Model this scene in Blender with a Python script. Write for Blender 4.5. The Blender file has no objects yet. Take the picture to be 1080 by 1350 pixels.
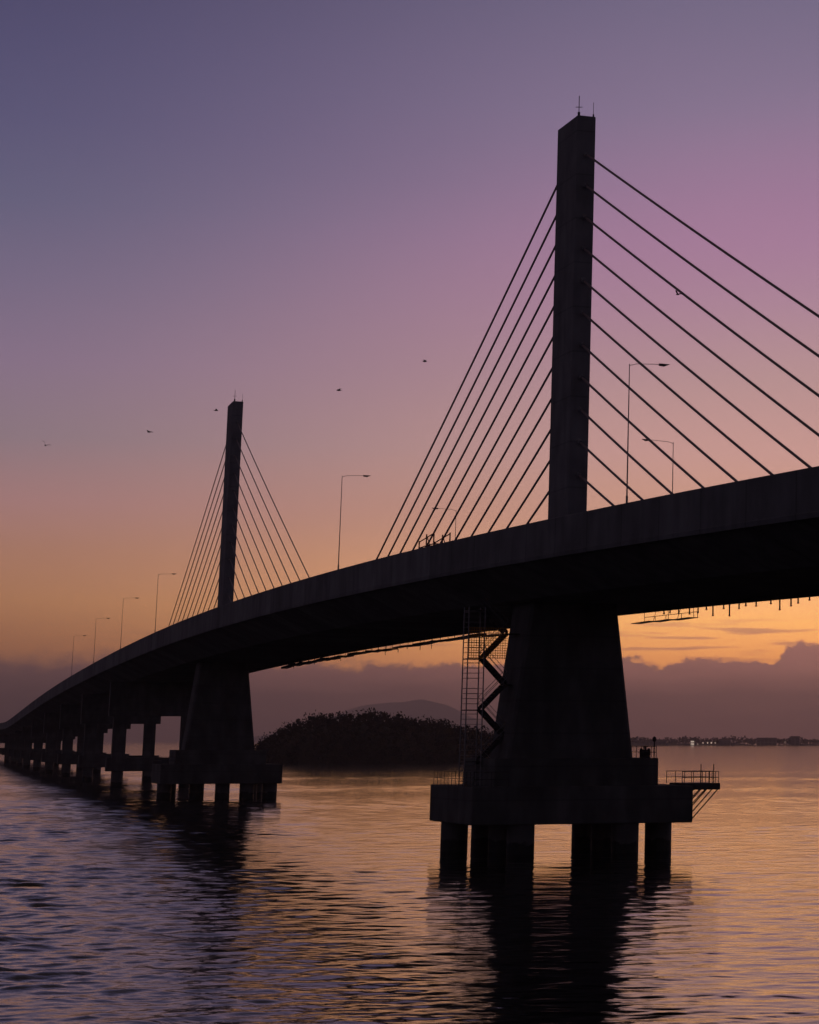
import bpy, math, random
import numpy as np
from mathutils import Vector

random.seed(7)
rng = np.random.default_rng(11)
scene = bpy.context.scene
col = scene.collection
PI = math.pi

# ------------------------------------------------------------------ helpers
def lin(r, g, b):
    f = lambda c: (c / 12.92) if c <= .04045 else ((c + .055) / 1.055) ** 2.4
    return (f(r / 255), f(g / 255), f(b / 255), 1)

class MB:
    def __init__(self):
        self.v = []; self.f = []; self.uv = None
    def add(self, vs, fs):
        o = len(self.v)
        self.v += [tuple(p) for p in vs]
        self.f += [tuple(i + o for i in q) for q in fs]
    def hexa(self, p):            # 8 points: bottom ring 0-3, top ring 4-7
        self.add(p, [(3, 2, 1, 0), (4, 5, 6, 7), (0, 1, 5, 4), (1, 2, 6, 5), (2, 3, 7, 6), (3, 0, 4, 7)])
    def prism(self, ring0, ring1):
        n = len(ring0)
        self.add(list(ring0) + list(ring1),
                 [tuple(reversed(range(n))), tuple(range(n, 2 * n))] +
                 [(i, (i + 1) % n, n + (i + 1) % n, n + i) for i in range(n)])
    def tube(self, pts, r, n=8, caps=True):
        pts = [Vector(p) for p in pts]
        rs = r if isinstance(r, (list, tuple)) else [r] * len(pts)
        rings = []
        for i, p in enumerate(pts):
            a = pts[max(i - 1, 0)]; b = pts[min(i + 1, len(pts) - 1)]
            d = (b - a).normalized()
            x = d.cross(Vector((0, 0, 1)))
            if x.length < 1e-3: x = Vector((1, 0, 0))
            x.normalize(); y = x.cross(d).normalized()
            rings.append([p + (x * math.cos(2 * PI * k / n) + y * math.sin(2 * PI * k / n)) * rs[i] for k in range(n)])
        o = len(self.v)
        for rg in rings: self.v += [tuple(q) for q in rg]
        for i in range(len(rings) - 1):
            for k in range(n):
                self.f.append((o + i * n + k, o + i * n + (k + 1) % n, o + (i + 1) * n + (k + 1) % n, o + (i + 1) * n + k))
        if caps:
            self.f.append(tuple(o + k for k in reversed(range(n))))
            self.f.append(tuple(o + (len(rings) - 1) * n + k for k in range(n)))
    def build(self, name, mat, parent=None, bevel=0, smooth=False):
        me = bpy.data.meshes.new(name)
        me.from_pydata(self.v, [], self.f)
        if smooth:
            me.polygons.foreach_set('use_smooth', [True] * len(me.polygons))
        me.materials.append(mat); me.update()
        o = bpy.data.objects.new(name, me); col.objects.link(o)
        if bevel:
            b = o.modifiers.new('bevel', 'BEVEL'); b.width = bevel; b.segments = 2; b.limit_method = 'ANGLE'
        if parent is not None:
            o.parent = parent
            o.matrix_parent_inverse.identity()
            if parent.location.length > 0 or parent.parent is not None:
                w = world_loc(parent)
                for vtx in me.vertices: vtx.co -= w
        return o

def world_loc(o):
    w = Vector((0, 0, 0))
    while o is not None:
        w += o.location; o = o.parent
    return w

def empty(name, loc, label=None, cat=None, group=None, parent=None):
    o = bpy.data.objects.new(name, None); col.objects.link(o)
    o.empty_display_size = .5
    o.location = loc
    if parent is not None:
        o.parent = parent; o.location = Vector(loc) - world_loc(parent)
    if label: o['label'] = label
    if cat: o['category'] = cat
    if group: o['group'] = group
    return o

def tag(o, label, cat, group=None):
    o['label'] = label; o['category'] = cat
    if group: o['group'] = group
    return o

# ------------------------------------------------------------------ materials
def nodes_of(m):
    m.use_nodes = True
    return m.node_tree.nodes, m.node_tree.links

def concrete(name, c, var=.35, uvmap=False, rough=.85, lift=0):
    m = bpy.data.materials.new(name); N, L = nodes_of(m)
    bs = N['Principled BSDF']; bs.inputs['Roughness'].default_value = rough
    tc = N.new('ShaderNodeTexCoord')
    mp = N.new('ShaderNodeMapping')
    L.new(tc.outputs['Object'], mp.inputs['Vector'])
    mp.inputs['Scale'].default_value = (.5, .5, .12)          # vertical run-off streaks
    n1 = N.new('ShaderNodeTexNoise'); n1.inputs['Scale'].default_value = 1.6; n1.inputs['Detail'].default_value = 6
    L.new(mp.outputs['Vector'], n1.inputs['Vector'])
    n2 = N.new('ShaderNodeTexNoise'); n2.inputs['Scale'].default_value = .35; n2.inputs['Detail'].default_value = 5
    L.new(tc.outputs['Object'], n2.inputs['Vector'])
    mx = N.new('ShaderNodeMath'); mx.operation = 'MULTIPLY'
    L.new(n1.outputs['Fac'], mx.inputs[0]); L.new(n2.outputs['Fac'], mx.inputs[1])
    rp = N.new('ShaderNodeValToRGB')
    rp.color_ramp.elements[0].position = .1; rp.color_ramp.elements[1].position = .42
    d = [x * (1 - var) for x in c]; b = [x * (1 + var * .6) for x in c]
    rp.color_ramp.elements[0].color = (*d, 1); rp.color_ramp.elements[1].color = (*b, 1)
    L.new(mx.outputs[0], rp.inputs['Fac'])
    out = rp.outputs['Color']
    if uvmap:                                                  # cast segment joints every 7 m along the bridge
        at = N.new('ShaderNodeAttribute'); at.attribute_name = 'run'
        md = N.new('ShaderNodeMath'); md.operation = 'PINGPONG'; md.inputs[1].default_value = 3.5
        L.new(at.outputs['Fac'], md.inputs[0])
        lt = N.new('ShaderNodeMath'); lt.operation = 'LESS_THAN'; lt.inputs[1].default_value = .09
        L.new(md.outputs[0], lt.inputs[0])
        sg = N.new('ShaderNodeMath'); sg.operation = 'SNAP'; sg.inputs[1].default_value = 7
        ad = N.new('ShaderNodeMath'); ad.operation = 'ADD'; ad.inputs[1].default_value = 3.5
        L.new(at.outputs['Fac'], sg.inputs[0])
        wn = N.new('ShaderNodeTexWhiteNoise'); wn.noise_dimensions = '1D'
        L.new(sg.outputs[0], wn.inputs['W'])
        mr = N.new('ShaderNodeMapRange'); mr.inputs['To Min'].default_value = .75; mr.inputs['To Max'].default_value = 1.15
        L.new(wn.outputs['Value'], mr.inputs['Value'])
        j = N.new('ShaderNodeMath'); j.operation = 'MULTIPLY_ADD'; j.inputs[1].default_value = -.28
        L.new(lt.outputs[0], j.inputs[0]); L.new(mr.outputs[0], j.inputs[2])
        mc = N.new('ShaderNodeMixRGB'); mc.blend_type = 'MULTIPLY'; mc.inputs['Fac'].default_value = 1
        L.new(out, mc.inputs['Color1']); L.new(j.outputs[0], mc.inputs['Color2'])
        out = mc.outputs['Color']
    if lift:                                                   # pour joints between casting lifts
        sz = N.new('ShaderNodeSeparateXYZ'); L.new(tc.outputs['Object'], sz.inputs[0])
        md = N.new('ShaderNodeMath'); md.operation = 'PINGPONG'; md.inputs[1].default_value = lift / 2
        L.new(sz.outputs['Z'], md.inputs[0])
        mr = N.new('ShaderNodeMapRange'); mr.inputs['From Max'].default_value = .10; mr.inputs['To Min'].default_value = .72
        L.new(md.outputs[0], mr.inputs['Value'])
        mc = N.new('ShaderNodeMixRGB'); mc.blend_type = 'MULTIPLY'; mc.inputs['Fac'].default_value = 1
        L.new(out, mc.inputs['Color1']); L.new(mr.outputs[0], mc.inputs['Color2']); out = mc.outputs['Color']
    L.new(out, bs.inputs['Base Color'])
    bp = N.new('ShaderNodeBump'); bp.inputs['Strength'].default_value = .25; bp.inputs['Distance'].default_value = .05
    L.new(n1.outputs['Fac'], bp.inputs['Height']); L.new(bp.outputs['Normal'], bs.inputs['Normal'])
    return m

def tide(m, c):
    N, L = nodes_of(m); bs = N['Principled BSDF']
    src = bs.inputs['Base Color'].links[0].from_socket
    g = N.new('ShaderNodeNewGeometry'); sp = N.new('ShaderNodeSeparateXYZ'); L.new(g.outputs['Position'], sp.inputs[0])
    n = N.new('ShaderNodeTexNoise'); n.inputs['Scale'].default_value = 1.4; n.inputs['Detail'].default_value = 5
    L.new(g.outputs['Position'], n.inputs['Vector'])
    ma = N.new('ShaderNodeMath'); ma.operation = 'MULTIPLY_ADD'; ma.inputs[1].default_value = -1.2; L.new(n.outputs['Fac'], ma.inputs[0]); L.new(sp.outputs['Z'], ma.inputs[2])
    mr = N.new('ShaderNodeMapRange'); mr.inputs['From Min'].default_value = 1.25; mr.inputs['From Max'].default_value = 1.4
    L.new(ma.outputs[0], mr.inputs['Value'])
    mc = N.new('ShaderNodeMixRGB'); L.new(mr.outputs[0], mc.inputs['Fac']); mc.inputs['Color1'].default_value = (.012, .013, .010, 1)   # weed and barnacles up to the tide line
    L.new(src, mc.inputs['Color2']); L.new(mc.outputs['Color'], bs.inputs['Base Color'])
def plain(name, c, rough=.6, metal=0., var=.25, scale=3.):
    m = bpy.data.materials.new(name); N, L = nodes_of(m)
    bs = N['Principled BSDF']; bs.inputs['Roughness'].default_value = rough; bs.inputs['Metallic'].default_value = metal
    tc = N.new('ShaderNodeTexCoord')
    n = N.new('ShaderNodeTexNoise'); n.inputs['Scale'].default_value = scale; n.inputs['Detail'].default_value = 4
    L.new(tc.outputs['Object'], n.inputs['Vector'])
    rp = N.new('ShaderNodeValToRGB')
    rp.color_ramp.elements[0].position = .3; rp.color_ramp.elements[1].position = .7
    rp.color_ramp.elements[0].color = (*[x * (1 - var) for x in c], 1)
    rp.color_ramp.elements[1].color = (*[x * (1 + var) for x in c], 1)
    L.new(n.outputs['Fac'], rp.inputs['Fac']); L.new(rp.outputs['Color'], bs.inputs['Base Color'])
    return m

def lamp_mat(name, c, strength):
    m = bpy.data.materials.new(name); N, L = nodes_of(m)
    bs = N['Principled BSDF']
    bs.inputs['Base Color'].default_value = c
    bs.inputs['Emission Color'].default_value = c; bs.inputs['Emission Strength'].default_value = strength
    return m

M = {}
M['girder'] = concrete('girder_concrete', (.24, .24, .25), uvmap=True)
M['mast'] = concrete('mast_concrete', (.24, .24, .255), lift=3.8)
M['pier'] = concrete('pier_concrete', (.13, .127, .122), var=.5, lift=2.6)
M['wet'] = concrete('pile_concrete', (.11, .105, .10), var=.5, rough=.6)
tide(M['wet'], None)
M['road'] = plain('asphalt', (.05, .05, .05), .9)
M['cable'] = plain('cable_sheath', (.34, .25, .25), .45)
M['steel'] = plain('galvanised_steel', (.35, .34, .34), .55, .4)
M['dark'] = plain('dark_steel', (.06, .055, .055), .6, .2)
M['rust'] = plain('rust_red_paint', (.20, .05, .03), .7)
M['bird'] = plain('bird_feathers', (.05, .045, .045), .8)
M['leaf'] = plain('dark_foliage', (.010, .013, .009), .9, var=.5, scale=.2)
M['bark'] = plain('bark', (.06, .045, .035), .9)
M['earth'] = plain('island_ground', (.03, .027, .02), .95, scale=.05)
M['hill'] = plain('far_hill_cover', (.06, .065, .05), .95, scale=.005)
M['shore'] = plain('shore_cover', (.06, .06, .045), .95, scale=.02)
M['wall'] = plain('painted_wall', (.16, .15, .14), .8, scale=.1)
M['roof'] = plain('roof_tile', (.08, .05, .045), .8, scale=.1)
M['glow'] = lamp_mat('lit_windows', (1, .78, .62, 1), .55)
M['glow2'] = lamp_mat('shore_lamp_light', (1, .74, .55, 1), .55)

m = bpy.data.materials.new('yellow_netting'); N, L = nodes_of(m)
bs = N['Principled BSDF']; tr = N.new('ShaderNodeBsdfTranslucent'); tr.inputs['Color'].default_value = (.9, .62, .08, 1)
bs.inputs['Base Color'].default_value = (.65, .38, .04, 1)
mxs = N.new('ShaderNodeMixShader'); mxs.inputs[0].default_value = .7
L.new(bs.outputs[0], mxs.inputs[1]); L.new(tr.outputs[0], mxs.inputs[2]); L.new(mxs.outputs[0], N['Material Output'].inputs['Surface'])
M['net'] = m

# ------------------------------------------------------------------ bridge alignment (plan curve and grade line)
X0, Y0, TH = -25.9315, 203.4729, .425508
K0, K1, K2 = -.000426318, .000992949, -.000561537
ZC = (25.83135, 2.748259, -1.9766936, .1474898, .00085669, .00290737)
H = 9.7788                         # camera height over bridge datum
WL = 1.0                           # water level over bridge datum
W = 10.0
S0, S1 = -200., 1500.
_s = np.arange(S0, S1 + .1, 1.)
_t = np.clip(_s, -200, 400) / 400
_k = np.where(_s < 400, K0 + K1 * _t + K2 * _t * _t, np.where(_s < 850, -.0000419, .0004))
_k = np.where(_s < -90, .0006 * 0 + K0 + K1 * (-90 / 400) + K2 * (90 / 400) ** 2, _k)
_i0 = int(round(-S0))
_a = np.cumsum(_k); _a = _a - _a[_i0] + TH
_x = np.cumsum(-np.sin(_a)); _y = np.cumsum(np.cos(_a))
_x += X0 - _x[_i0]; _y += Y0 - _y[_i0]
def zt(s):                         # top of the parapet
    t = min(s, 880.) / 200.
    if s < -80:
        return zt(-80) + (s + 80) * .019
    return sum(c * t ** i for i, c in enumerate(ZC))
def frame(s):
    x = np.interp(s, _s, _x); y = np.interp(s, _s, _y); a = np.interp(s, _s, _a)
    return x, y, a
def pt(s, off, z):                 # station, offset to the right, height over the water
    x, y, a = frame(s)
    return Vector((x + off * math.cos(a), y + off * math.sin(a), z))
def loc(s, ds, off, z):            # rectilinear frame at station s
    x, y, a = frame(s)
    return Vector((x + off * math.cos(a) - ds * math.sin(a), y + off * math.sin(a) + ds * math.cos(a), z))

def sweep(section, sa, sb, step, name, mat, parent):
    """closed section [(off, dz)] carried along the alignment; dz below the parapet top"""
    st = list(np.arange(sa, sb + .01, step)); n = len(section)
    vs, fs, run = [], [], []
    for s in st:
        z = zt(s)
        for off, dz in section:
            vs.append(tuple(pt(s, off, z + dz))); run.append(s - sa)
    for i in range(len(st) - 1):
        for k in range(n):
            a = i * n + k; b = i * n + (k + 1) % n
            fs.append((a, a + n, b + n, b))
    fs.append(tuple(range(n))); fs.append(tuple(reversed(range((len(st) - 1) * n, len(st) * n))))
    me = bpy.data.meshes.new(name); me.from_pydata(vs, [], fs); me.materials.append(mat)
    at = me.attributes.new('run', 'FLOAT', 'POINT'); at.data.foreach_set('value', run)
    me.update()
    o = bpy.data.objects.new(name, me); col.objects.link(o); o.parent = parent
    w = world_loc(parent)
    for v in me.vertices: v.co -= w
    return o

bridge = empty('cable_stayed_bridge', pt(0, 0, 0),
               'long curving concrete cable-stayed bridge with two tall masts, crossing the bay on piers', 'bridge')
B = bridge
deck_sec = [(-9.75, -1.0), (9.75, -1.0), (9.75, -2.85), (9.5, -5.17), (9.15, -5.17), (9.15, -4.85), (-5.2, -4.85), (-9.75, -2.72)]
sweep(deck_sec, -190, 1480, 5, 'deck_girder', M['girder'], B)
sweep([(-9.3, -.985), (-9.3, -.93), (-.9, -.93), (-.9, -.985)], -190, 1480, 10, 'carriageway', M['road'], B)
sweep([(.9, -.985), (.9, -.93), (9.3, -.93), (9.3, -.985)], -190, 1480, 10, 'carriageway', M['road'], B)
sweep([(-10, -2.8), (-10.06, -2.5), (-10.0, -2.45), (-10, -.06), (-9.96, 0), (-9.7, 0), (-9.55, -.6), (-9.4, -1.02), (-9.74, -1.02), (-9.74, -2.8)],
      -190, 1480, 5, 'parapet', M['girder'], B)
sweep([(9.74, -1.02), (9.4, -1.02), (9.55, -.6), (9.7, 0), (10, 0), (10, -2.8), (9.74, -2.8)], -190, 1480, 5, 'parapet', M['girder'], B)

# ---- masts and stays
HW = .81
def box_at(mb, s, d0, d1, o0, o1, z0, z1):
    mb.hexa([loc(s, d0, o0, z0), loc(s, d0, o1, z0), loc(s, d1, o1, z0), loc(s, d1, o0, z0),
             loc(s, d0, o0, z1), loc(s, d0, o1, z1), loc(s, d1, o1, z1), loc(s, d1, o0, z1)])
for sm, HL in ((0, 2.88), (200, 3.3)):
    zb = zt(sm) - 1.0
    ztop = zt(sm) + 36.33
    mb = MB()
    box_at(mb, sm, -HL, HL, -HW, HW, zb, ztop - .01)
    mast = mb.build('mast', M['mast'], B, bevel=.06)
    mb = MB()
    box_at(mb, sm, -HL - .45, HL + .45, -HW - .35, HW + .35, zb - .02, zb + 1.3)
    mb.build('mast_plinth', M['mast'], mast, bevel=.05)
    mb = MB(); c = loc(sm, -HL + .8, -HW + .35, ztop)
    mb.tube([c, c + Vector((0, 0, 1.9))], .035, 6); mb.tube([c - Vector((0, 0, .02)), c + Vector((0, 0, .45))], .11, 8)
    mb.tube([c + Vector((-.3, 0, .9)), c + Vector((.3, 0, .9))], .03, 6)
    mb.build('lightning_rod', M['dark'], mast)
    mb = MB(); c = loc(sm, -HL + .25, HW - .15, ztop)
    mb.tube([c, c + Vector((0, 0, 1.3))], .02, 6); mb.tube([c - Vector((0, 0, .02)), c + Vector((0, 0, .25))], .07, 8)
    mb.build('lightning_rod', M['dark'], mast)
    for i in range(11):
        for sg in (-1, 1):
            zr = (5.75 + 2.733 * i) if sg < 0 else (5.95 + 2.72 * i)
            sd = sm + sg * (22.4 + (6.1 if sg < 0 else 6.3) * i) if sm == 0 else sm + sg * (22.6 + (7.15 if sg < 0 else 8.3) * i)
            A = loc(sm, sg * (HL - .25), 0, zt(sm) + zr)
            D = pt(sd, 0, zt(sd) - 1.0)
            d = D - A
            ln = d.length
            P = []
            for k in range(13):
                t = k / 12
                P.append(A + d * t - Vector((0, 0, 4 * t * (1 - t) * ln * .0035)))
            mb = MB(); mb.tube(P, .10 if sm == 0 else .075, 8)
            u = d.normalized()
            cab = mb.build('stay_cable', M['cable'], B)
            mb = MB(); mb.tube([D - u * 2.4, D + u * .05], .18, 8)
            mb.build('guide_pipe', M['steel'], cab)
            mb = MB(); mb.tube([A + u * .05, A + u * .75], [.26, .2], 8)
            mb.build('anchor_sleeve', M['mast'], cab)

# ---- the two tower piers on pile caps
def tower_pier(sm):
    ztp = zt(sm) - 4.8
    zb = 8.43
    mb = MB()
    wb, wt = 5.32, 3.62
    def ring(hl, hw, z):
        c = .25
        return [loc(sm, -hl, -hw + c, z), loc(sm, -hl, hw - c, z), loc(sm, -hl + c, hw, z), loc(sm, hl - c, hw, z),
                loc(sm, hl, hw - c, z), loc(sm, hl, -hw + c, z), loc(sm, hl - c, -hw, z), loc(sm, -hl + c, -hw, z)]
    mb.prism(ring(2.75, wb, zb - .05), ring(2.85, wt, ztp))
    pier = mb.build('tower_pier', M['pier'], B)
    mb = MB(); box_at(mb, sm, -4.6, 4.6, -6.85, 6.85, 6.2, 8.43)
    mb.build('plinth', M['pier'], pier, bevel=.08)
    mb = MB(); box_at(mb, sm, -6.6, 6.6, -9.16, 9.16, 3.32, 6.26)
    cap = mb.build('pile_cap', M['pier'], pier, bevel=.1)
    near_ = [(-5.3, -4.8), (0, -4.8), (5.3, -4.8), (-5.3, 3.85), (0, 3.85), (5.3, 3.85), (3.0, -7.95), (-2.2, 7.75)]
    far_ = [(0, -7.8), (0, -2.9), (-4, .5), (-4, 4.2), (0, 5.2), (4, 6.6), (-4, 7.7), (5, -6.6)]
    for ds, off in (near_ if sm == 0 else far_):
        c = loc(sm, ds, off, 0)
        mb = MB(); mb.tube([c + Vector((0, 0, -9)), c + Vector((0, 0, 3.34))], 1.1, 24)
        mb.build('pile', M['wet'], pier, smooth=False)
    # guard rail round the cap edge: left end and front right of the plinth
    mb = MB()
    def rail(mb, pts, h, post, bars=2):
        for p, q in zip(pts[:-1], pts[1:]):
            d = q - p; n = max(1, int(round(d.length / post)))
            for k in range(n + 1):
                b = p + d * (k / n)
                mb.tube([b - Vector((0, 0, .02)), b + Vector((0, 0, h))], .028, 6)
            for j in range(bars):
                z = h * (j + 1) / bars - .02
                mb.tube([p + Vector((0, 0, z)), q + Vector((0, 0, z))], .028, 6)
    rail(mb, [loc(sm, -6.3, -6.2, 6.26), loc(sm, -6.3, -8.95, 6.26), loc(sm, 6.3, -8.95, 6.26)], 1.15, 1.1)
    mb.build('guard_rail', M['dark'], cap)
    mb = MB()
    rail(mb, [loc(sm, -4.4, 5.6, 8.43), loc(sm, -4.4, 6.7, 8.43), loc(sm, 4.4, 6.7, 8.43)], .95, 1.2)
    mb.build('guard_rail', M['dark'], cap)
    return pier, cap, rail
p0, cap0, rail = tower_pier(0)
p1, cap1, _ = tower_pier(200)

# ---- approach piers: two columns, crosshead, tie beam, piles
for s in (305, 382, 458, 534, 610, 686, 762, 838, 914, 990, 1066, 1142, -100):
    top = zt(s) - 4.8
    e = empty('approach_pier', pt(s, 0, 0), parent=B)
    cd_ = 6.6 if s < 400 else max(3.6, 6.6 - (s - 400) * .008)
    sec = ((-8.6, top - cd_), (8.6, top - cd_), (8.6, top), (-8.6, top))
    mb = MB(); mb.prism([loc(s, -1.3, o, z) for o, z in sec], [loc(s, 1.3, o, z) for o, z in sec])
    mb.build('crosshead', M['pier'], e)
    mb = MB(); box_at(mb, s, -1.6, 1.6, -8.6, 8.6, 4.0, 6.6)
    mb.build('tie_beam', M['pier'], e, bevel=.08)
    for o in (-6.4, 6.4):
        mb = MB(); box_at(mb, s, -1.05, 1.05, o - 1.25, o + 1.25, 6.55, top - cd_ + .05)
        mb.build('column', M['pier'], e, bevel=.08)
        c = loc(s, 0, o, 0)
        mb = MB(); mb.tube([c + Vector((0, 0, -9)), c + Vector((0, 0, 4.05))], 1.1, 16)
        mb.build('pile', M['wet'], e)

# ---- drain pipes under the far edge of the near span
for k in range(36):
    s = 2 - k * 2.0 + random.uniform(-.7, .7)
    z = zt(s) - 5.15
    c = pt(s, 9.33, z)
    ln = .2 + .75 * random.random() ** 1.6
    mb = MB(); mb.tube([c, c + Vector((0, 0, -ln))], .06, 8); mb.tube([c + Vector((0, 0, -ln)), c + Vector((0, 0, -ln - .08))], .09, 8)
    mb.build('drain_pipe', M['dark'], B)

# ---- suspended work platform and pipe run below the far edge
sp = empty('hanging_work_platform', pt(4, 9.0, zt(4) - 6.4), 'small dark work platform hanging below the deck edge right of the near pier', 'work platform')
mb = MB()
for k in range(3):
    a = pt(-6 + k * 5, 8.7, zt(-6 + k * 5) - 6.0); b = pt(-6 + k * 5 + 4.6, 8.7, zt(-6 + k * 5 + 4.6) - 6.08)
    n = (pt(8, 10, 0) - pt(8, 9, 0))
    t = Vector((0, 0, .05))
    mb.hexa([a, a + n * .9, b + n * .9, b, a + t, a + n * .9 + t, b + n * .9 + t, b + t])
mb.build('walkway', M['dark'], sp)
mb = MB()
for k in range(5):
    s = -5.6 + k * 3.1
    c = pt(s, 9.3, zt(s) - 5.1); d = pt(s + (.5 if k % 2 else -.4), 9.2, zt(s) - 6.02)
    mb.tube([c, d], .025, 6)
mb.build('hanger_rods', M['dark'], sp)
mb = MB()
rail(mb, [pt(-5.8, 9.6, zt(-6) - 5.96), pt(2, 9.6, zt(2) - 6.0), pt(7.6, 9.6, zt(7.6) - 6.02)], .5, 3.2, 1)
mb.build('hand_rail', M['dark'], sp)

# scaffold walkway slung under the far edge of the main span
mb = MB()
sc = 54.
while sc < 192:
    ln = random.uniform(3.5, 7.5)
    a = pt(sc, 8.6, 0); b = pt(sc + ln, 8.6, 0); n = (pt(sc, 9.5, 0) - a)
    z0 = zt(sc) - 5.62 - random.uniform(0, .22); z1 = zt(sc + ln) - 5.62 - random.uniform(0, .22)
    th = random.uniform(.12, .32)
    A_ = [Vector((p.x, p.y, z)) for p, z in ((a, z0), (a + n, z0), (b + n, z1), (b, z1))]
    mb.hexa(A_ + [p + Vector((0, 0, th)) for p in A_])
    for p in (A_[0], A_[2]):
        mb.tube([p, Vector((p.x, p.y, zt(sc) - 4.8))], .03, 6)
    if random.random() < .4:
        mb.tube([A_[1] + Vector((0, 0, .1)), A_[1] - Vector((0, 0, random.uniform(.2, .6)))], .04, 6)
    sc += ln + (random.uniform(.3, 2.5) if random.random() < .3 else -.05)
mb.build('scaffold_walkway', M['dark'], B)

# ------------------------------------------------------------------ street lamps on the parapets
lamps = [
    (-43.5, -1, 'tall street lamp on the parapet seen through the stays just right of the near mast'),
    (44.8, -1, 'tall street lamp standing alone on the parapet midway between the two masts'),
    (207, -1, 'street lamp just left of the far mast, nearest to its stay cables'),
    (271, -1, 'second street lamp to the left beyond the far mast'),
    (336.5, -1, 'third street lamp to the left beyond the far mast, on the falling deck'),
    (404, -1, 'smallest street lamp furthest along the falling deck at left'),
    (1.5, 1, 'shorter-looking street lamp on the far parapet, below the stays right of the near mast'),
    (79, 1, 'street lamp on the far parapet behind the stays left of the near mast'),
]
for s, sd, lb in lamps:
    b = pt(s, sd * 9.83, zt(s) - .03)
    e = empty('street_lamp', b, lb, 'street lamp', 'street lamps along the bridge deck')
    x, y, a = frame(s)
    inn = Vector((-sd * math.cos(a), -sd * math.sin(a), 0))
    mb = MB(); mb.tube([b, b + Vector((0, 0, .5)), b + Vector((0, 0, .52)), b + Vector((0, 0, 9.3))], [.075, .075, .05, .028], 10)
    mb.build('pole', M['steel'], e)
    mb = MB(); t = b + Vector((0, 0, 9.2))
    mb.tube([t, t + inn * .5 + Vector((0, 0, .14)), t + inn * 2.2 + Vector((0, 0, .22))], .02, 8)
    mb.build('arm', M['steel'], e)
    mb = MB(); h = t + inn * 2.1 + Vector((0, 0, .2))
    n2 = Vector((-math.sin(a), math.cos(a), 0)) * .15
    mb.hexa([h - n2 * .7 + Vector((0, 0, -.07)), h - n2 + inn * .4 + Vector((0, 0, -.1)), h + n2 + inn * .4 + Vector((0, 0, -.1)), h + n2 * .7 + Vector((0, 0, -.07)),
             h - n2 * .5 + Vector((0, 0, .07)), h - n2 * .8 + inn * .75 + Vector((0, 0, .05)), h + n2 * .8 + inn * .75 + Vector((0, 0, .05)), h + n2 * .5 + Vector((0, 0, .07))])
    mb.build('lamp_head', M['dark'], e)

# ------------------------------------------------------------------ rust-red frame on the deck among the stays
e = empty('maintenance_trolley', pt(12, -8.2, zt(12) - .93), 'rusty red open frame on the deck among the left stays of the near mast', 'trolley')
mb = MB()
def fr(ds, o, z): return loc(12, ds, -8.2 + o, zt(12) - .93 + z)
for ds in (-2.6, 0, 2.6):
    for o in (-.7, .7):
        mb.tube([fr(ds, o, .3), fr(ds, o, 2.3 if ds < 2 else 1.9)], .06, 6)
for o in (-.7, .7):
    for z in (.35, 1.3, 2.2):
        mb.tube([fr(-2.7, o, z), fr(2.7, o, z if z < 2 else 1.8)], .05, 6)
    mb.tube([fr(-2.6, o, .3), fr(0, o, 2.2)], .045, 6)
for ds in (-2.6, 0, 2.6):
    mb.tube([fr(ds, -.7, 1.3), fr(ds, .7, 1.3)], .05, 6)
mb.build('frame', M['rust'], e)
mb = MB(); mb.hexa([fr(-2.7, -.75, .3), fr(2.7, -.75, .3), fr(2.7, .75, .3), fr(-2.7, .75, .3), fr(-2.7, -.75, .42), fr(2.7, -.75, .42), fr(2.7, .75, .42), fr(-2.7, .75, .42)])
mb.build('platform', M['rust'], e)
for ds in (-2, 2):
    for o in (-.62, .62):
        mb = MB(); mb.tube([fr(ds, o - .06, .2), fr(ds, o + .06, .2)], .2, 12); mb.build('wheel', M['dark'], e)

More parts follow.
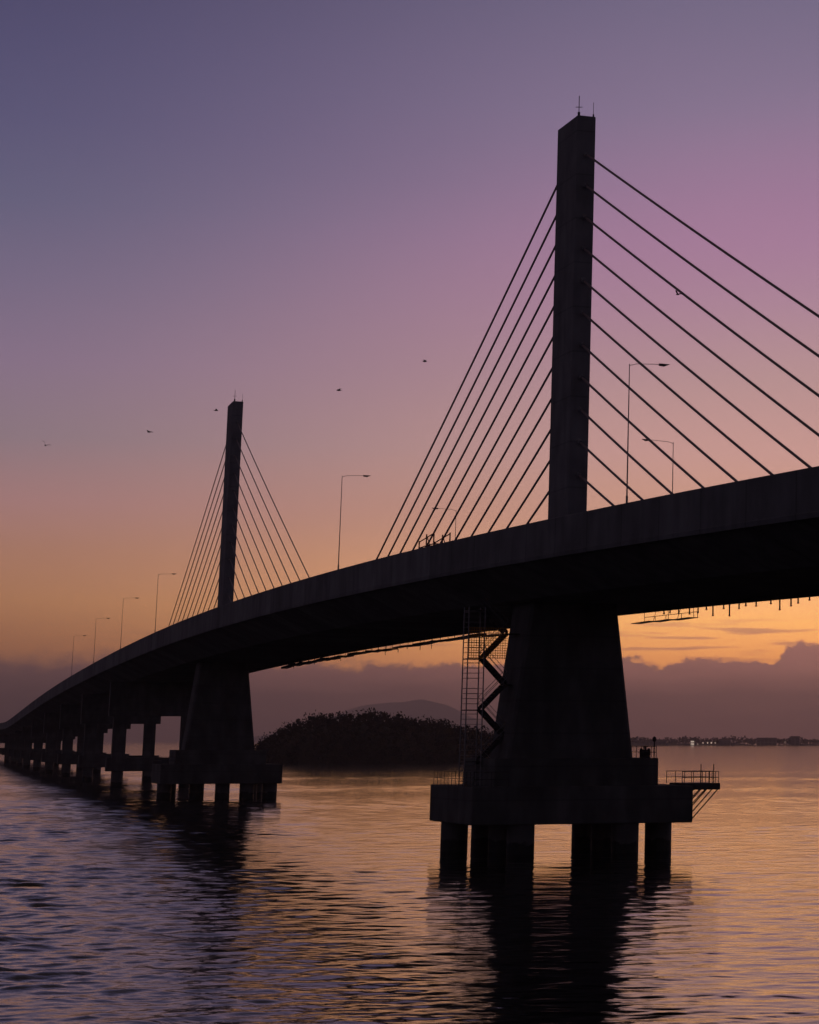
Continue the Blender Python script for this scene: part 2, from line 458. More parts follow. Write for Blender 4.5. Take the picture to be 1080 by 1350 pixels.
# ------------------------------------------------------------------ stair tower at the near pier
def stair_tower(sm, label):
    e = empty('stair_tower', loc(sm, 0, -6.6, 6.26), label, 'stair tower')
    zl = [6.26, 8.2, 10.25, 12.3, 14.35, 16.4, 18.45, 20.3]
    xl, xr = -6.95, -4.95
    left, right = -8.3, -4.7
    f = lambda ds, o, z: loc(sm, ds, o, z)
    for o in (left, xl):
        for ds in (-.75, .75):
            mb = MB(); mb.tube([f(ds, o, 6.2), f(ds, o, zt(sm) - 5.3)], .05, 6)
            mb.build('post', M['steel'], e)
    for k in range(len(zl) - 1):
        a, b = (xl, xr) if k % 2 == 1 else (xr, xl)      # odd flights climb to the right
        z0, z1 = zl[k], zl[k + 1]
        mb = MB()
        for ds in (-.6, .6):
            p, q = f(ds, a, z0), f(ds, b, z1)
            w = Vector((0, 0, .19))
            t = f(ds + .06, a, z0) - p
            mb.hexa([p - w, q - w, q - w + t, p - w + t, p + w, q + w, q + w + t, p + w + t])
        for j in range(9):
            t = (j + .5) / 9
            o = a + (b - a) * t; z = z0 + (z1 - z0) * t
            mb.hexa([f(-.56, o - .13, z), f(-.56, o + .13, z), f(.62, o + .13, z), f(.62, o - .13, z),
                     f(-.56, o - .13, z + .04), f(-.56, o + .13, z + .04), f(.62, o + .13, z + .04), f(.62, o - .13, z + .04)])
        mb.build('flight', M['dark'], e)
        mb = MB()
        for ds in (-.62, .66):
            for hh in (.5, 1.0):
                mb.tube([f(ds, a, z0 + hh), f(ds, b, z1 + hh)], .022, 5)
        mb.build('hand_rail', M['steel'], e)
    for k in range(1, len(zl)):
        lo, hi = (left, xl + .1) if k % 2 == 1 else (xr - .1, -4.0 - .14 * (20.6 - zl[k]) * 0 - .35)
        mb = MB(); z = zl[k]
        if k % 2 == 0: hi = -3.62 - (20.6 - z) * .14 + .2; 
        if hi - lo > .25 or k % 2 == 1:
            box_at(mb, sm, -.75, .75, lo, max(hi, lo + .3), z - .1, z - .02)
            mb.build('landing', M['dark'], e)
    mb = MB()
    z = 6.6
    while z < 20.2:
        if not any(abs(z - q) < .12 for q in zl):
            for ds in (-.75, .75):
                mb.tube([f(ds, left, z), f(ds, xl + .05, z)], .016, 5)
            mb.tube([f(-.75, left, z), f(.75, left, z)], .016, 5)
        z += .41
    for ds, o in ((-.75, left), (.75, left), (-.75, xl), (.75, xl)):
        mb.tube([f(ds, o, 6.5), f(ds, o, 20.1)], .02, 5)
    mb.build('cage', M['steel'], e)
    mb = MB()                                            # yellow safety netting round the top storeys
    for i in range(16):
        o = left + .05 + i * .2
        mb.hexa([f(-.79, o, 16.35), f(-.79, o + .045, 16.35), f(-.785, o + .045, 16.35), f(-.785, o, 16.35),
                 f(-.79, o, 18.9), f(-.79, o + .045, 18.9), f(-.785, o + .045, 18.9), f(-.785, o, 18.9)])
    for j in range(13):
        z = 16.4 + j * .2
        mb.hexa([f(-.80, left, z), f(-.80, left + 3.3, z), f(-.795, left + 3.3, z), f(-.795, left, z),
                 f(-.80, left, z + .045), f(-.80, left + 3.3, z + .045), f(-.795, left + 3.3, z + .045), f(-.795, left, z + .045)])
    mb.build('safety_netting', M['net'], e)
    return e
stair_tower(0, 'zigzag steel stair tower with yellow netting at its top, left of the near pier')

# cantilever access platform on the right end of the near pile cap
e = empty('access_platform', loc(0, -3.3, 10.3, 6.26), 'small railed steel platform jutting from the right end of the near pile cap', 'platform')
f = lambda ds, o, z: loc(0, ds, o, z)
mb = MB(); box_at(mb, 0, -6.4, -2.4, 8.6, 11.55, 6.28, 6.42); box_at(mb, 0, -6.4, -6.2, 9.2, 11.55, 5.9, 6.28); box_at(mb, 0, -2.6, -2.4, 9.2, 11.55, 5.9, 6.28)
mb.build('floor', M['dark'], e)
mb = MB(); rail(mb, [f(-6.3, 8.3, 6.42), f(-6.3, 11.45, 6.42), f(-2.5, 11.45, 6.42), f(-2.5, 8.3, 6.42)], .95, .8, 2)
for o, ds in ((9.9, -6.3), (11.0, -6.3)):
    mb.tube([f(ds, o, 6.4), f(ds, o, 7.95)], .04, 6)
mb.build('hand_rail', M['dark'], e)
for ds in (-6.3, -5.0, -3.8, -2.5):
    mb = MB(); mb.tube([f(ds, 11.4, 5.95), f(ds, 9.17, 3.6)], .05, 6); mb.tube([f(ds, 10.3, 5.95), f(ds, 9.17, 4.8)], .04, 6)
    mb.build('brace', M['dark'], e)

# bollard winch and navigation marker on the near plinth, right of the pier
e = empty('mooring_winch', loc(0, -3.4, 6.15, 8.43), 'squat dark winch on the plinth right of the near pier', 'winch')
mb = MB(); box_at(mb, 0, -3.8, -3.0, 5.75, 6.4, 8.43, 8.6); mb.build('base', M['dark'], e, bevel=.02)
mb = MB(); mb.tube([f(-3.4, 5.75, 8.85), f(-3.4, 6.4, 8.85)], [.26, .26], 14); mb.tube([f(-3.4, 5.72, 8.85), f(-3.4, 5.79, 8.85)], .36, 14); mb.tube([f(-3.4, 6.36, 8.85), f(-3.4, 6.43, 8.85)], .36, 14)
mb.build('drum', M['dark'], e)
mb = MB(); mb.tube([f(-3.4, 6.08, 8.58), f(-3.4, 6.08, 9.35)], .07, 8); mb.tube([f(-3.4, 5.95, 9.3), f(-3.4, 6.3, 9.36)], .05, 6)
mb.build('crank', M['dark'], e)
e = empty('navigation_marker', loc(0, -4.35, 6.72, 8.43), 'thin navigation marker post with lantern on the right corner of the near plinth', 'marker post')
mb = MB(); mb.tube([f(-4.3, 6.55, 8.43), f(-4.3, 6.55, 9.75)], .05, 8); mb.build('post', M['dark'], e)
mb = MB(); mb.tube([f(-4.3, 6.55, 9.72), f(-4.3, 6.55, 9.8), f(-4.3, 6.55, 10.05), f(-4.3, 6.55, 10.15)], [.06, .15, .15, .04], 10); mb.build('lantern', M['dark'], e)

# ------------------------------------------------------------------ camera model (used only to give far things their place on the map)
CP = math.atan(.19570993787511703)
def ray(u, v):
    xc = (u - 1156) / 3200; yc = (350.728 - v) / 3200
    d = Vector((xc, math.cos(CP) - yc * math.sin(CP), math.sin(CP) + yc * math.cos(CP)))
    return d / d.y
CAM = Vector((0, 0, H))
def seen(u, v, Y): return CAM + ray(u, v) * Y

# ------------------------------------------------------------------ birds
def bird(loc_, yaw, bank, flap, span, label, lean=0.):
    mb = MB()
    L_ = span * .42
    fwd = lambda x, y, z: (x, y, z)
    # body: spindle, 8-sided, along +Y
    st = [(-.55, .015), (-.42, .05), (-.2, .085), (.05, .10), (.25, .085), (.36, .055), (.45, .06), (.53, .04), (.62, .008)]
    n = 8
    for y, r in st:
        for k in range(n):
            mb.v.append((r * span * .9 * math.cos(2 * PI * k / n), y * L_, r * span * .8 * math.sin(2 * PI * k / n)))
    for i in range(len(st) - 1):
        for k in range(n):
            mb.f.append((i * n + k, i * n + (k + 1) % n, (i + 1) * n + (k + 1) % n, (i + 1) * n + k))
    # tail fan
    mb.add([(-.02 * span, -.4 * L_, 0), (.02 * span, -.4 * L_, 0), (.09 * span, -.85 * L_, .01), (-.09 * span, -.85 * L_, .01),
            (-.02 * span, -.4 * L_, -.01), (.02 * span, -.4 * L_, -.01), (.09 * span, -.85 * L_, 0), (-.09 * span, -.85 * L_, 0)],
           [(0, 1, 2, 3), (7, 6, 5, 4), (0, 4, 5, 1), (1, 5, 6, 2), (2, 6, 7, 3), (3, 7, 4, 0)])
    for sg in (-1, 1):
        pl = [(.04, .22, -.18, 0), (.22, .30, -.14, flap * .6), (.36, .16, -.2, flap * .75), (.5, -.12, -.26, flap * .55)]
        vs, fs = [], []
        for x, yf, yb, z in pl:
            vs += [(sg * x * span, yf * L_, z * span + .012), (sg * x * span, yb * L_, z * span + .006), (sg * x * span, yb * L_, z * span - .002), (sg * x * span, yf * L_, z * span - .012)]
        for i in range(3):
            for k in range(4):
                q = (i * 4 + k, i * 4 + (k + 1) % 4, (i + 1) * 4 + (k + 1) % 4, (i + 1) * 4 + k)
                fs.append(q if sg > 0 else q[::-1])
        fs.append((12, 13, 14, 15))
        mb.add(vs, fs)
    o = mb.build('bird', M['bird'])
    o.location = loc_; o.rotation_euler = (lean, bank, yaw)
    return tag(o, label, 'bird', 'birds in flight around the bridge')
bird(seen(60, 587, 240), .3, .5, .35, 1.0, 'dark bird with raised wings, lowest and furthest left in the sky')
bird(seen(197, 569.5, 235), 1.2, .12, .12, .95, 'dark bird gliding level, second from the left in the sky')
bird(seen(285, 541, 250), -1.3, -.1, .1, .9, 'small faint bird gliding close to the left of the far mast top')
bird(seen(447, 514.5, 235), 1.4, -.25, .15, 1.0, 'dark bird flying alone between the two masts, above the lone street lamp')
bird(seen(560, 476.5, 225), -1.1, .2, .2, .85, 'highest dark bird in the open sky left of the near mast')
bird(seen(894, 388, 175), .9, .25, .3, .8, 'dark bird wheeling just below a stay cable right of the near mast')

# ------------------------------------------------------------------ wooded island
IY = 1040
prof = [(300, 1002), (315, 985), (331, 968), (347, 957), (363, 949), (394, 940), (426, 941), (457, 938), (489, 941), (520, 947), (539, 948), (561, 951), (583, 957), (602, 961), (627, 967), (650, 976), (675, 992), (695, 1003)]
px = [seen(u, 980, IY).x for u, v in prof]
pz = [max(0., seen(u, v, IY).z) for u, v in prof]
nx, ny = 140, 26
vs, fs = [], []
def isl_h(x, ty):
    h = np.interp(x, px, pz, left=0, right=0)
    return h * max(0., 1 - abs(ty) ** 2.6)
for j in range(ny):
    ty = -1 + 2 * j / (ny - 1)
    for i in range(nx):
        x = px[0] - 6 + (px[-1] - px[0] + 12) * i / (nx - 1)
        z = isl_h(x, ty) * .82 - .8 + 1.2 * math.sin(x * .21 + ty * 5) * .5
        if i in (0, nx - 1) or j in (0, ny - 1): z = -2
        vs.append((x, IY + 45 + ty * 48, z))
for j in range(ny - 1):
    for i in range(nx - 1):
        a = j * nx + i; fs.append((a, a + 1, a + nx + 1, a + nx))
mb = MB(); mb.add(vs, fs); o = mb.build('island', M['earth'], smooth=True); o['kind'] = 'structure'

def leaves(mb, c, r, n, size):
    for _ in range(n):
        d = Vector((random.gauss(0, 1), random.gauss(0, 1), random.gauss(0, 1))).normalized() * (random.random() ** .4)
        p = Vector(c) + Vector((d.x * r[0], d.y * r[1], d.z * r[2]))
        a = Vector((random.gauss(0, 1), random.gauss(0, 1), random.gauss(0, 1))).normalized()
        b = a.cross(Vector((random.gauss(0, 1), random.gauss(0, 1), random.gauss(0, 1)))).normalized()
        s = size * (.6 + .8 * random.random())
        mb.add([p - a * s, p - b * s * .6, p + a * s, p + b * s * .6], [(0, 1, 2, 3)])
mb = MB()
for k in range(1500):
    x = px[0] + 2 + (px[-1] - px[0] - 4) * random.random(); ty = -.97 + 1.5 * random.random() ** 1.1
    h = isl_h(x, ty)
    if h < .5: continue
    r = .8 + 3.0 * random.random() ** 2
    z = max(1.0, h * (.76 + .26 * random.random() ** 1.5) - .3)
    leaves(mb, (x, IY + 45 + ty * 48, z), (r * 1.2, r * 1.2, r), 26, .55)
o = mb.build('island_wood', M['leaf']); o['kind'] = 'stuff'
tag(o, 'dense dark woodland covering the low island behind the bridge', 'woodland')
for u, v, hh, lb in [(545, 946, 6, 'bushy dark tree crown standing above the wood near the middle right of the island ridge'),
                     (572, 952, 7, 'rounded dark tree breaking the island skyline left of the stair tower'),
                     (601, 957, 7, 'dark tree on the island skyline just at the left side of the stair tower'),
                     (626, 963, 7, 'dark tree at the low right end of the island, seen behind the stair tower')]:
    top = seen(u, v, IY + 40)
    e = empty('tree', (top.x, top.y, top.z - hh - 4), lb, 'tree', 'trees on the island skyline')
    mb = MB(); b = Vector((top.x, top.y, top.z - hh - 4))
    mb.tube([b, b + Vector((.1, 0, hh * .6)), b + Vector((.2, 0, hh + 2))], [.35, .25, .12], 7)
    for k in range(4):
        q = b + Vector((.1, 0, hh * (.6 + .1 * k))); mb.tube([q, q + Vector((math.cos(k * 1.7) * 1.8, math.sin(k * 1.7) * 1.8, 1.6))], [.14, .05], 5)
    mb.build('trunk', M['bark'], e)
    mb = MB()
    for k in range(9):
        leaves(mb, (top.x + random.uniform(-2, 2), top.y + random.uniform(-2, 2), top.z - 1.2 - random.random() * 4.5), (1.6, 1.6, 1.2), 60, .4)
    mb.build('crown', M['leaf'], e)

# ------------------------------------------------------------------ far hill and far shore
HYd = 24000
hp = [(330, 975), (380, 965), (430, 950), (460, 939), (490, 928), (520, 923), (552, 923), (585, 931), (620, 944), (660, 955), (720, 962), (780, 968), (840, 974)]
hx = [seen(u, 980, HYd).x for u, v in hp]; hz = [max(0, seen(u, v, HYd).z) for u, v in hp]
nx, ny = 120, 22; vs, fs = [], []
for j in range(ny):
    ty = -1 + 2 * j / (ny - 1)
    for i in range(nx):
        x = hx[0] - 300 + (hx[-1] - hx[0] + 600) * i / (nx - 1)
        z = np.interp(x, hx, hz, left=0, right=0) * max(0, 1 - ty * ty) * (1 + .05 * math.sin(x * .007 + ty * 3)) + 4 * math.sin(x * .018 + ty * 9) * (1 - ty * ty)
        if i in (0, nx - 1) or j in (0, ny - 1): z = -3
        vs.append((x, HYd + ty * 1300, z))
for j in range(ny - 1):
    for i in range(nx - 1):
        a = j * nx + i; fs.append((a, a + 1, a + nx + 1, a + nx))
mb = MB(); mb.add(vs, fs); o = mb.build('far_hill', M['hill'], smooth=True); o['kind'] = 'structure'

SY = 5000
def su(u): return seen(u, 980, SY).x
nx, ny = 260, 8; vs, fs = [], []
xa, xb = su(560), su(1080) + 1500
for j in range(ny):
    ty = -1 + 2 * j / (ny - 1)
    for i in range(nx):
        x = xa + (xb - xa) * i / (nx - 1)
        z = (3.0 + 2.5 * math.sin(x * .011) + 2 * math.sin(x * .037 + 1)) * max(0, 1 - ty * ty) + (1.5 if abs(ty) < .9 else 0)
        if i in (0, nx - 1) or j in (0, ny - 1): z = -2
        vs.append((x, SY + 160 + ty * 160, z))
for j in range(ny - 1):
    for i in range(nx - 1):
        a = j * nx + i; fs.append((a, a + 1, a + nx + 1, a + nx))
mb = MB(); mb.add(vs, fs); o = mb.build('far_shore', M['shore'], smooth=True); o['kind'] = 'structure'
mb = MB()
x = xa + 20
while x < xb - 20:
    big = .55 + .45 * math.sin(x * .013) * math.sin(x * .005 + 2) + .25 * math.sin(x * .06)
    hgt = 9 + 6 * max(0, big) + 5 * random.random()
    leaves(mb, (x, SY + 90 + random.uniform(-20, 60), 3 + hgt * .45), (8, 7, hgt * .5), 60, 2.4)
    x += 5 + 5 * random.random()
o = mb.build('shore_wood', M['leaf']); o['kind'] = 'stuff'
tag(o, 'thin dark line of trees along the far shore at right', 'woodland')

def house(u, w, h, d, label, lit, Yb=SY + 20, roof=True):
    x = su(u)
    e = empty('shore_building', (x, Yb, 1.5), label, 'building', 'buildings on the far shore')
    mb = MB(); mb.hexa([(x - w / 2, Yb, 0), (x + w / 2, Yb, 0), (x + w / 2, Yb + d, 0), (x - w / 2, Yb + d, 0), (x - w / 2, Yb, 1.5 + h), (x + w / 2, Yb, 1.5 + h), (x + w / 2, Yb + d, 1.5 + h), (x - w / 2, Yb + d, 1.5 + h)])
    mb.build('wall', M['wall'], e)
    mb = MB(); zr = 1.5 + h
    mb.add([(x - w / 2 - .6, Yb - .6, zr), (x + w / 2 + .6, Yb - .6, zr), (x + w / 2 + .6, Yb + d + .6, zr), (x - w / 2 - .6, Yb + d + .6, zr), (x - w / 2 - .6, Yb + d / 2, zr + d * .25), (x + w / 2 + .6, Yb + d / 2, zr + d * .25)],
           [(3, 2, 1, 0), (0, 1, 5, 4), (2, 3, 4, 5), (1, 2, 5), (3, 0, 4)])
    mb.build('roof', M['roof'], e)
    nwin = max(1, int(w / 7)); nf = max(1, int(h / 4.2))
    for i in range(nwin):
        for j in range(nf):
            cx = x - w / 2 + (i + .5) * w / nwin; cz = 1.5 + (j + .5) * h / nf
            ww, hh = w / nwin * .36, h / nf * .34
            mb = MB(); mb.hexa([(cx - ww, Yb - .15, cz - hh), (cx + ww, Yb - .15, cz - hh), (cx + ww, Yb + .2, cz - hh), (cx - ww, Yb + .2, cz - hh), (cx - ww, Yb - .15, cz + hh), (cx + ww, Yb - .15, cz + hh), (cx + ww, Yb + .2, cz + hh), (cx - ww, Yb + .2, cz + hh)])
            mb.build('window', M['glow'] if lit else M['dark'], e)
house(912, 9.5, 9.5, 9, 'brightest lit building on the far shore, a pale square block of glowing windows', True)
house(866, 34, 8, 14, 'long low unlit building on the far shore nearest to the pier', False)
house(955, 22, 10, 12, 'unlit gabled building on the far shore right of the row of shore lamps', False)
house(1010, 40, 11, 16, 'wide unlit building on the far shore towards the right edge', False)
house(1048, 18, 15, 12, 'tall narrow unlit building on the far shore closest to the right edge', False)
for u, v, r, lb in [(920, 981, 1.0, 'dim low lamp just right of the bright building on the far shore'), (927, 979.5, 1.5, 'first lamp of the short lit row on the far shore'),
                    (933, 979.3, 1.6, 'second lamp of the short lit row on the far shore'), (938, 979.3, 1.8, 'third and brightest lamp of the short lit row on the far shore'),
                    (943, 979.5, 1.3, 'last lamp at the right end of the lit row on the far shore'), (1035, 978, .8, 'lone faint lamp on the far shore near the right edge')]:
    c = seen(u, v, SY + 8)
    e = empty('shore_lamp', (c.x, c.y, 0), lb, 'lamp', 'lit lamps on the far shore')
    mb = MB(); mb.tube([(c.x, c.y + .6, -.5), (c.x, c.y + .6, c.z)], .2, 6); mb.build('post', M['dark'], e)
    mb = MB()
    rr = [(-1, .05), (-.7, .7), (0, 1), (.7, .7), (1, .05)]
    mb.tube([(c.x, c.y, c.z + z * r) for z, q in rr], [q * r for z, q in rr], 10); mb.build('lamp_globe', M['glow2'], e)

# ------------------------------------------------------------------ water: one sheet to the horizon, real waves where they are resolved
thr = list(np.linspace(-PI, -.62, 14, endpoint=False)) + list(np.arange(-.62, .32, .0026)) + list(np.linspace(.32, PI, 16))
thr = np.array(thr[:-1])
rr = list(np.linspace(.5, 62, 8))
r = 66.
while r < 2600:
    rr.append(r); r *= 1.0019
rr += list(np.geomspace(2700, 60000, 30))
rr = np.array(rr)
R, T = np.meshgrid(rr, thr, indexing='ij')
GX = R * np.sin(T); GY = R * np.cos(T)
dth = np.full_like(thr, .0026); dth[(thr < -.62) | (thr > .318)] = .2
DR = np.gradient(rr)
res = np.maximum(DR[:, None] * np.ones_like(T), R * dth[None, :] * .8)
Z = np.zeros_like(R)
nw = 120
lam = np.exp(rng.uniform(np.log(.6), np.log(6.5), nw))
ang = rng.normal(0, .95, nw) + 2.0                      # travel direction
ph = rng.uniform(0, 2 * PI, nw)
slope = .036 / math.sqrt(nw) * 1.41 * (lam / 3) ** -.35
# calm and ruffled patches
calm = np.zeros_like(R)
for k in range(14):
    l = rng.uniform(35, 160); a = rng.normal(PI / 2, .35); kk = 2 * PI / l
    calm += np.sin(kk * (GX * np.cos(a) * .45 + GY * np.sin(a)) + rng.uniform(0, 6.28))
ruff = np.clip((11 - (GX * .972 + GY * .236)) / 34, 0, 1); ruff = ruff * ruff * (3 - 2 * ruff)        # wind chop on the open side of the bridge
calm = np.clip((.95 + 3.3 * ruff) * (1 + calm / math.sqrt(7) * .38), .2, 5.)
for k in range(nw):
    kk = 2 * PI / lam[k]
    att = np.clip((lam[k] / res - 2.2) / 2.5, 0, 1)
    if att.max() <= 0: continue
    w = np.sin(kk * (GX * np.cos(ang[k]) + GY * np.sin(ang[k])) + ph[k])
    Z += att * slope[k] / kk * w
Z *= calm
nr, nt = R.shape
co = np.stack([GX, GY, Z], -1).reshape(-1, 3).astype(np.float32)
i, j = np.meshgrid(np.arange(nr - 1), np.arange(nt), indexing='ij')
jn = (j + 1) % nt
q = np.stack([i * nt + j, i * nt + jn, (i + 1) * nt + jn, (i + 1) * nt + j], -1).reshape(-1, 4)[:, ::-1].astype(np.int32)
me = bpy.data.meshes.new('water')
nq = len(q)
me.vertices.add(len(co) + 1); me.vertices.foreach_set('co', np.concatenate([co.ravel(), np.zeros(3, np.float32)]))
fan = np.stack([np.full(nt, len(co)), np.arange(nt), (np.arange(nt) + 1) % nt], -1)[:, ::-1].astype(np.int32)
me.loops.add(nq * 4 + nt * 3); me.loops.foreach_set('vertex_index', np.concatenate([q.ravel(), fan.ravel()]))
me.polygons.add(nq + nt)
me.polygons.foreach_set('loop_start', np.concatenate([np.arange(nq) * 4, nq * 4 + np.arange(nt) * 3]).astype(np.int32))
me.polygons.foreach_set('use_smooth', np.ones(nq + nt, bool))
me.update(calc_edges=True); me.validate()
m = bpy.data.materials.new('sea_water'); N, L = nodes_of(m)
bs = N['Principled BSDF']
bs.inputs['Base Color'].default_value = (.006, .008, .010, 1); bs.inputs['Roughness'].default_value = .06; bs.inputs['IOR'].default_value = 1.333
tc = N.new('ShaderNodeTexCoord')
mp = N.new('ShaderNodeMapping'); mp.inputs['Scale'].default_value = (.55, 1., 1.); mp.inputs['Rotation'].default_value = (0, 0, .3)
L.new(tc.outputs['Object'], mp.inputs['Vector'])
n1 = N.new('ShaderNodeTexNoise'); n1.inputs['Scale'].default_value = 1.7; n1.inputs['Detail'].default_value = 4; n1.inputs['Roughness'].default_value = .55
L.new(mp.outputs['Vector'], n1.inputs['Vector'])
sp_ = N.new('ShaderNodeSeparateXYZ'); L.new(tc.outputs['Object'], sp_.inputs[0])
zz = N.new('ShaderNodeMath'); zz.operation = 'MULTIPLY'; zz.inputs[1].default_value = .972; L.new(sp_.outputs['X'], zz.inputs[0])
zy = N.new('ShaderNodeMath'); zy.operation = 'MULTIPLY_ADD'; zy.inputs[1].default_value = .236; L.new(sp_.outputs['Y'], zy.inputs[0]); L.new(zz.outputs[0], zy.inputs[2])
zr_ = N.new('ShaderNodeMapRange'); zr_.interpolation_type = 'SMOOTHSTEP'; L.new(zy.outputs[0], zr_.inputs['Value'])
for k_, v_ in (('From Min', 11), ('From Max', -23), ('To Min', .012), ('To Max', .05)): zr_.inputs[k_].default_value = v_
b1 = N.new('ShaderNodeBump'); b1.inputs['Strength'].default_value = 1.; b1.inputs["Distance"].default_value = .02
L.new(zr_.outputs[0], b1.inputs['Distance']); L.new(n1.outputs['Fac'], b1.inputs['Height']); L.new(b1.outputs['Normal'], bs.inputs['Normal'])
me.materials.append(m)
o = bpy.data.objects.new('water', me); col.objects.link(o); o.location.z = WL; o['kind'] = 'structure'

# ------------------------------------------------------------------ sky
wd = bpy.data.worlds.new('World'); scene.world = wd; wd.use_nodes = True
N, L = wd.node_tree.nodes, wd.node_tree.links
bg = N['Background']
def math_n(op, a=None, b=None, c=None, clamp=False):
    n = N.new('ShaderNodeMath'); n.operation = op; n.use_clamp = clamp
    for i_, x_ in enumerate((a, b, c)):
        if x_ is None: continue
        if isinstance(x_, (int, float)): n.inputs[i_].default_value = x_
        else: L.new(x_, n.inputs[i_])
    return n.outputs[0]
def mrange(x_, a, b, c=0., d=1., smooth=True):
    n = N.new('ShaderNodeMapRange'); n.interpolation_type = 'SMOOTHSTEP' if smooth else 'LINEAR'
    L.new(x_, n.inputs['Value'])
    for k_, v_ in (('From Min', a), ('From Max', b), ('To Min', c), ('To Max', d)):
        if isinstance(v_, (int, float)): n.inputs[k_].default_value = v_
        else: L.new(v_, n.inputs[k_])
    return n.outputs['Result']
def mixc(f_, a, b):
    n = N.new('ShaderNodeMixRGB')
    if isinstance(f_, (int, float)): n.inputs['Fac'].default_value = f_
    else: L.new(f_, n.inputs['Fac'])
    for k_, v_ in (('Color1', a), ('Color2', b)):
        if isinstance(v_, tuple): n.inputs[k_].default_value = v_
        else: L.new(v_, n.inputs[k_])
    return n.outputs['Color']
def ramp(x_, stops):
    n = N.new('ShaderNodeValToRGB'); cr = n.color_ramp; cr.interpolation = 'B_SPLINE' if False else 'LINEAR'
    while len(cr.elements) < len(stops): cr.elements.new(.5)
    for e_, (p_, c_) in zip(cr.elements, stops):
        e_.position = p_; e_.color = c_
    L.new(x_, n.inputs['Fac']); return n.outputs['Color']
def combine(x_, y_, z_=0.):
    n = N.new('ShaderNodeCombineXYZ')
    for i_, v_ in enumerate((x_, y_, z_)):
        if isinstance(v_, (int, float)): n.inputs[i_].default_value = v_
        else: L.new(v_, n.inputs[i_])
    return n.outputs[0]
def noise(vec, scale, detail=4, rough=.5):
    n = N.new('ShaderNodeTexNoise'); n.inputs['Scale'].default_value = scale; n.inputs['Detail'].default_value = detail; n.inputs['Roughness'].default_value = rough
    L.new(vec, n.inputs['Vector']); return n.outputs['Fac']
tc = N.new('ShaderNodeTexCoord'); sx = N.new('ShaderNodeSeparateXYZ'); L.new(tc.outputs['Generated'], sx.inputs[0])
el = math_n('ARCSINE', sx.outputs['Z'])
az = math_n('ARCTAN2', sx.outputs['X'], sx.outputs['Y'])
EL = .36
def elv(v): return (CP - math.atan((v - 350.728) / 3200)) / EL
wob = math_n('MULTIPLY', math_n('SUBTRACT', noise(combine(math_n('MULTIPLY', az, 3.), math_n('MULTIPLY', el, 10.)), 1.3, 3), .5), .02)
t = math_n('ADD', math_n('DIVIDE', el, EL), wob, clamp=True)
left = ramp(t, [(elv(960), lin(160, 110, 84)), (elv(860), lin(180, 118, 78)), (elv(800), lin(194, 135, 94)), (elv(740), lin(184, 132, 109)), (elv(680), lin(175, 131, 129)), (elv(600), lin(147, 126, 136)), (elv(500), lin(139, 118, 142)), (elv(400), lin(121, 109, 136)), (elv(300), lin(102, 99, 128)), (elv(200), lin(91, 88, 121)), (elv(100), lin(83, 80, 114)), (elv(0), lin(75, 72, 105)), (1, lin(66, 59, 70))])
right = ramp(t, [(elv(960), lin(226, 136, 72)), (elv(870), lin(236, 151, 80)), (elv(820), lin(242, 170, 94)), (elv(700), lin(228, 169, 136)), (elv(600), lin(216, 165, 155)), (elv(500), lin(195, 154, 154)), (elv(400), lin(181, 143, 159)), (elv(320), lin(169, 134, 160)), (elv(250), lin(155, 127, 155)), (elv(150), lin(140, 121, 149)), (elv(0), lin(120, 109, 137)), (1, lin(108, 100, 127))])
dist = math_n('ABSOLUTE', math_n('SUBTRACT', az, .06))
fr_ = mrange(dist, .44, .08)
sky = mixc(fr_, left, right)
gain = math_n('MULTIPLY_ADD', math_n('MULTIPLY', mrange(el, .095, .04), fr_), 1.0, 1.)
vm = N.new('ShaderNodeVectorMath'); vm.operation = 'SCALE'; L.new(sky, vm.inputs[0]); gain = math_n('MULTIPLY', gain, math_n('EXPONENT', math_n('DIVIDE', .0125, math_n('MAXIMUM', el, .025)))); L.new(gain, vm.inputs['Scale']); sky = vm.outputs[0]   # brightest over the sunken sun
# magenta afterglow patch high on the right
mel = math_n('MULTIPLY_ADD', az, .22, .218)          # the pink belt leans down towards the left
mg = math_n('MULTIPLY', mrange(math_n('ABSOLUTE', math_n('SUBTRACT', az, -.05)), .27, .0), mrange(math_n('ABSOLUTE', math_n('SUBTRACT', el, mel)), .065, .0))
sky = mixc(math_n('MULTIPLY', mg, .30), sky, lin(184, 122, 162))
# the side of the sky away from the sunset, and the zenith
back = mixc(mrange(el, 0., .5), lin(72, 68, 84), lin(55, 56, 80))
sky = mixc(mrange(dist, .42, 1.2), sky, back)
sky = mixc(mrange(el, .31, .58), sky, lin(48, 40, 42))
# cloud bank lying on the horizon
puff = noise(combine(math_n('MULTIPLY', az, 85.), math_n('MULTIPLY', el, 130.)), 1., 8, .66)
slow = noise(combine(math_n('MULTIPLY', az, 14.), 3.7), 1., 3)
cum = math_n('MULTIPLY', mrange(math_n('ABSOLUTE', math_n('SUBTRACT', az, -.0285)), .016, .003), .0085)
cum2 = math_n('MULTIPLY', mrange(math_n('ABSOLUTE', math_n('SUBTRACT', az, -.058)), .03, .005), .002)
top = math_n('ADD', math_n('ADD', .0262, math_n('MULTIPLY', slow, .008)), math_n('ADD', math_n('MULTIPLY', math_n('SUBTRACT', puff, .5), .015), math_n('ADD', cum, cum2)))
soft = mrange(az, -.38, -.12, .0055, .0012)
cm = mrange(math_n('SUBTRACT', el, top), soft, math_n('MULTIPLY', soft, -1.))
cb = noise(combine(math_n('MULTIPLY', az, 22.), math_n('MULTIPLY', el, 110.)), 1., 5, .55)
cl_hi = mixc(fr_, lin(130, 94, 92), lin(224, 150, 134))
cl_lo = mixc(fr_, lin(106, 76, 76), lin(178, 117, 107))
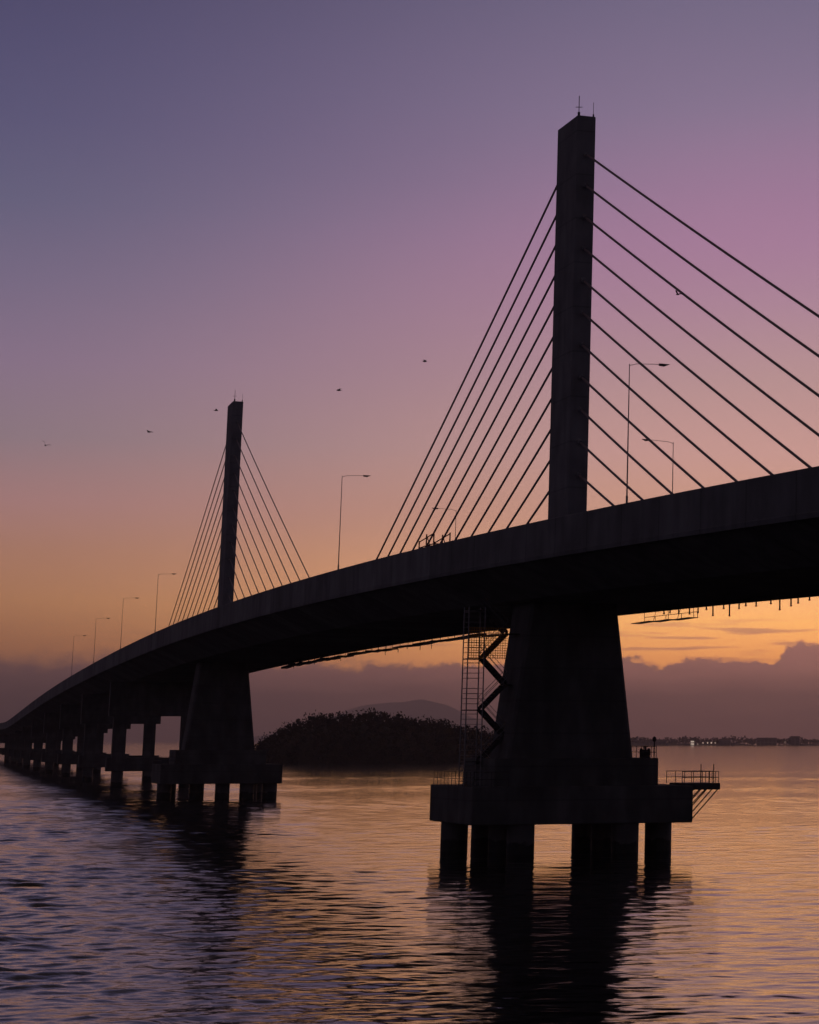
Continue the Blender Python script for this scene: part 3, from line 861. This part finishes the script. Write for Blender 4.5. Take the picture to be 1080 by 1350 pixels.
cb2 = noise(combine(math_n('MULTIPLY', az, 45.), math_n('MULTIPLY', el, 260.), 4.), 1., 6, .6)
cloud = mixc(math_n('ADD', mrange(el, .034, .004), math_n('ADD', math_n('MULTIPLY', math_n('SUBTRACT', cb, .5), .9), math_n('MULTIPLY', math_n('SUBTRACT', cb2, .5), .7)), clamp=True), cl_hi, cl_lo)
rim = math_n('MULTIPLY', mrange(math_n('SUBTRACT', el, top), -.004, -.0006), mrange(cb2, .5, .62))
cloud = mixc(math_n('MULTIPLY', math_n('MULTIPLY', rim, fr_), .45), cloud, lin(214, 150, 120))
# thin streaks over the orange band
stn = noise(combine(math_n('MULTIPLY', az, 24.), math_n('MULTIPLY', el, 420.)), 1., 3, .5)
stw = math_n('MULTIPLY', mrange(el, .030, .036), mrange(el, .052, .043))
stm = math_n('MULTIPLY', math_n('MULTIPLY', mrange(stn, .50, .64), stw), math_n('MULTIPLY', fr_, .65))
sky = mixc(stm, sky, cl_hi)
sky = mixc(math_n('MULTIPLY', cm, mrange(el, -.02, -.005)), sky, cloud)
sky = mixc(mrange(el, -.001, -.03), sky, lin(80, 60, 62))
L.new(sky, bg.inputs['Color']); bg.inputs['Strength'].default_value = 1.0

# ------------------------------------------------------------------ air
if True:
    mb = MB(); mb.hexa([(-19000, -600, -12), (10000, -600, -12), (10000, 25600, -12), (-19000, 25600, -12), (-19000, -600, 480), (10000, -600, 480), (10000, 25600, 480), (-19000, 25600, 480)])
    hm = bpy.data.materials.new('evening_haze'); hN, hL = nodes_of(hm)
    hN.remove(hN['Principled BSDF'])
    pv = hN.new('ShaderNodeVolumePrincipled'); pv.inputs['Density'].default_value = 9e-5; pv.inputs['Anisotropy'].default_value = .7; pv.inputs['Color'].default_value = (.85, .8, .8, 1)
    hL.new(pv.outputs[0], hN['Material Output'].inputs['Volume'])
    hz_ = mb.build('haze', hm); hz_['kind'] = 'stuff'; hz_['label'] = 'thin evening haze over the bay'

# ------------------------------------------------------------------ camera
cd = bpy.data.cameras.new('camera'); cam = bpy.data.objects.new('camera', cd); col.objects.link(cam)
cam.location = CAM; cam.rotation_euler = (PI / 2 + CP, 0, 0)
cd.sensor_fit = 'VERTICAL'; cd.sensor_height = 24; cd.sensor_width = 24
cd.lens = 3200 / 1350 * 24
cd.shift_x = (540 - 1156) / 1350; cd.shift_y = -(675 - 350.728) / 1350
cd.clip_start = .5; cd.clip_end = 120000
scene.camera = cam
scene.view_settings.view_transform = 'Standard'; scene.view_settings.look = 'None'
scene.view_settings.exposure = 0; scene.view_settings.gamma = 1
scene.render.filter_size = 2.5
scene.cycles.max_bounces = 6; scene.cycles.volume_bounces = 0
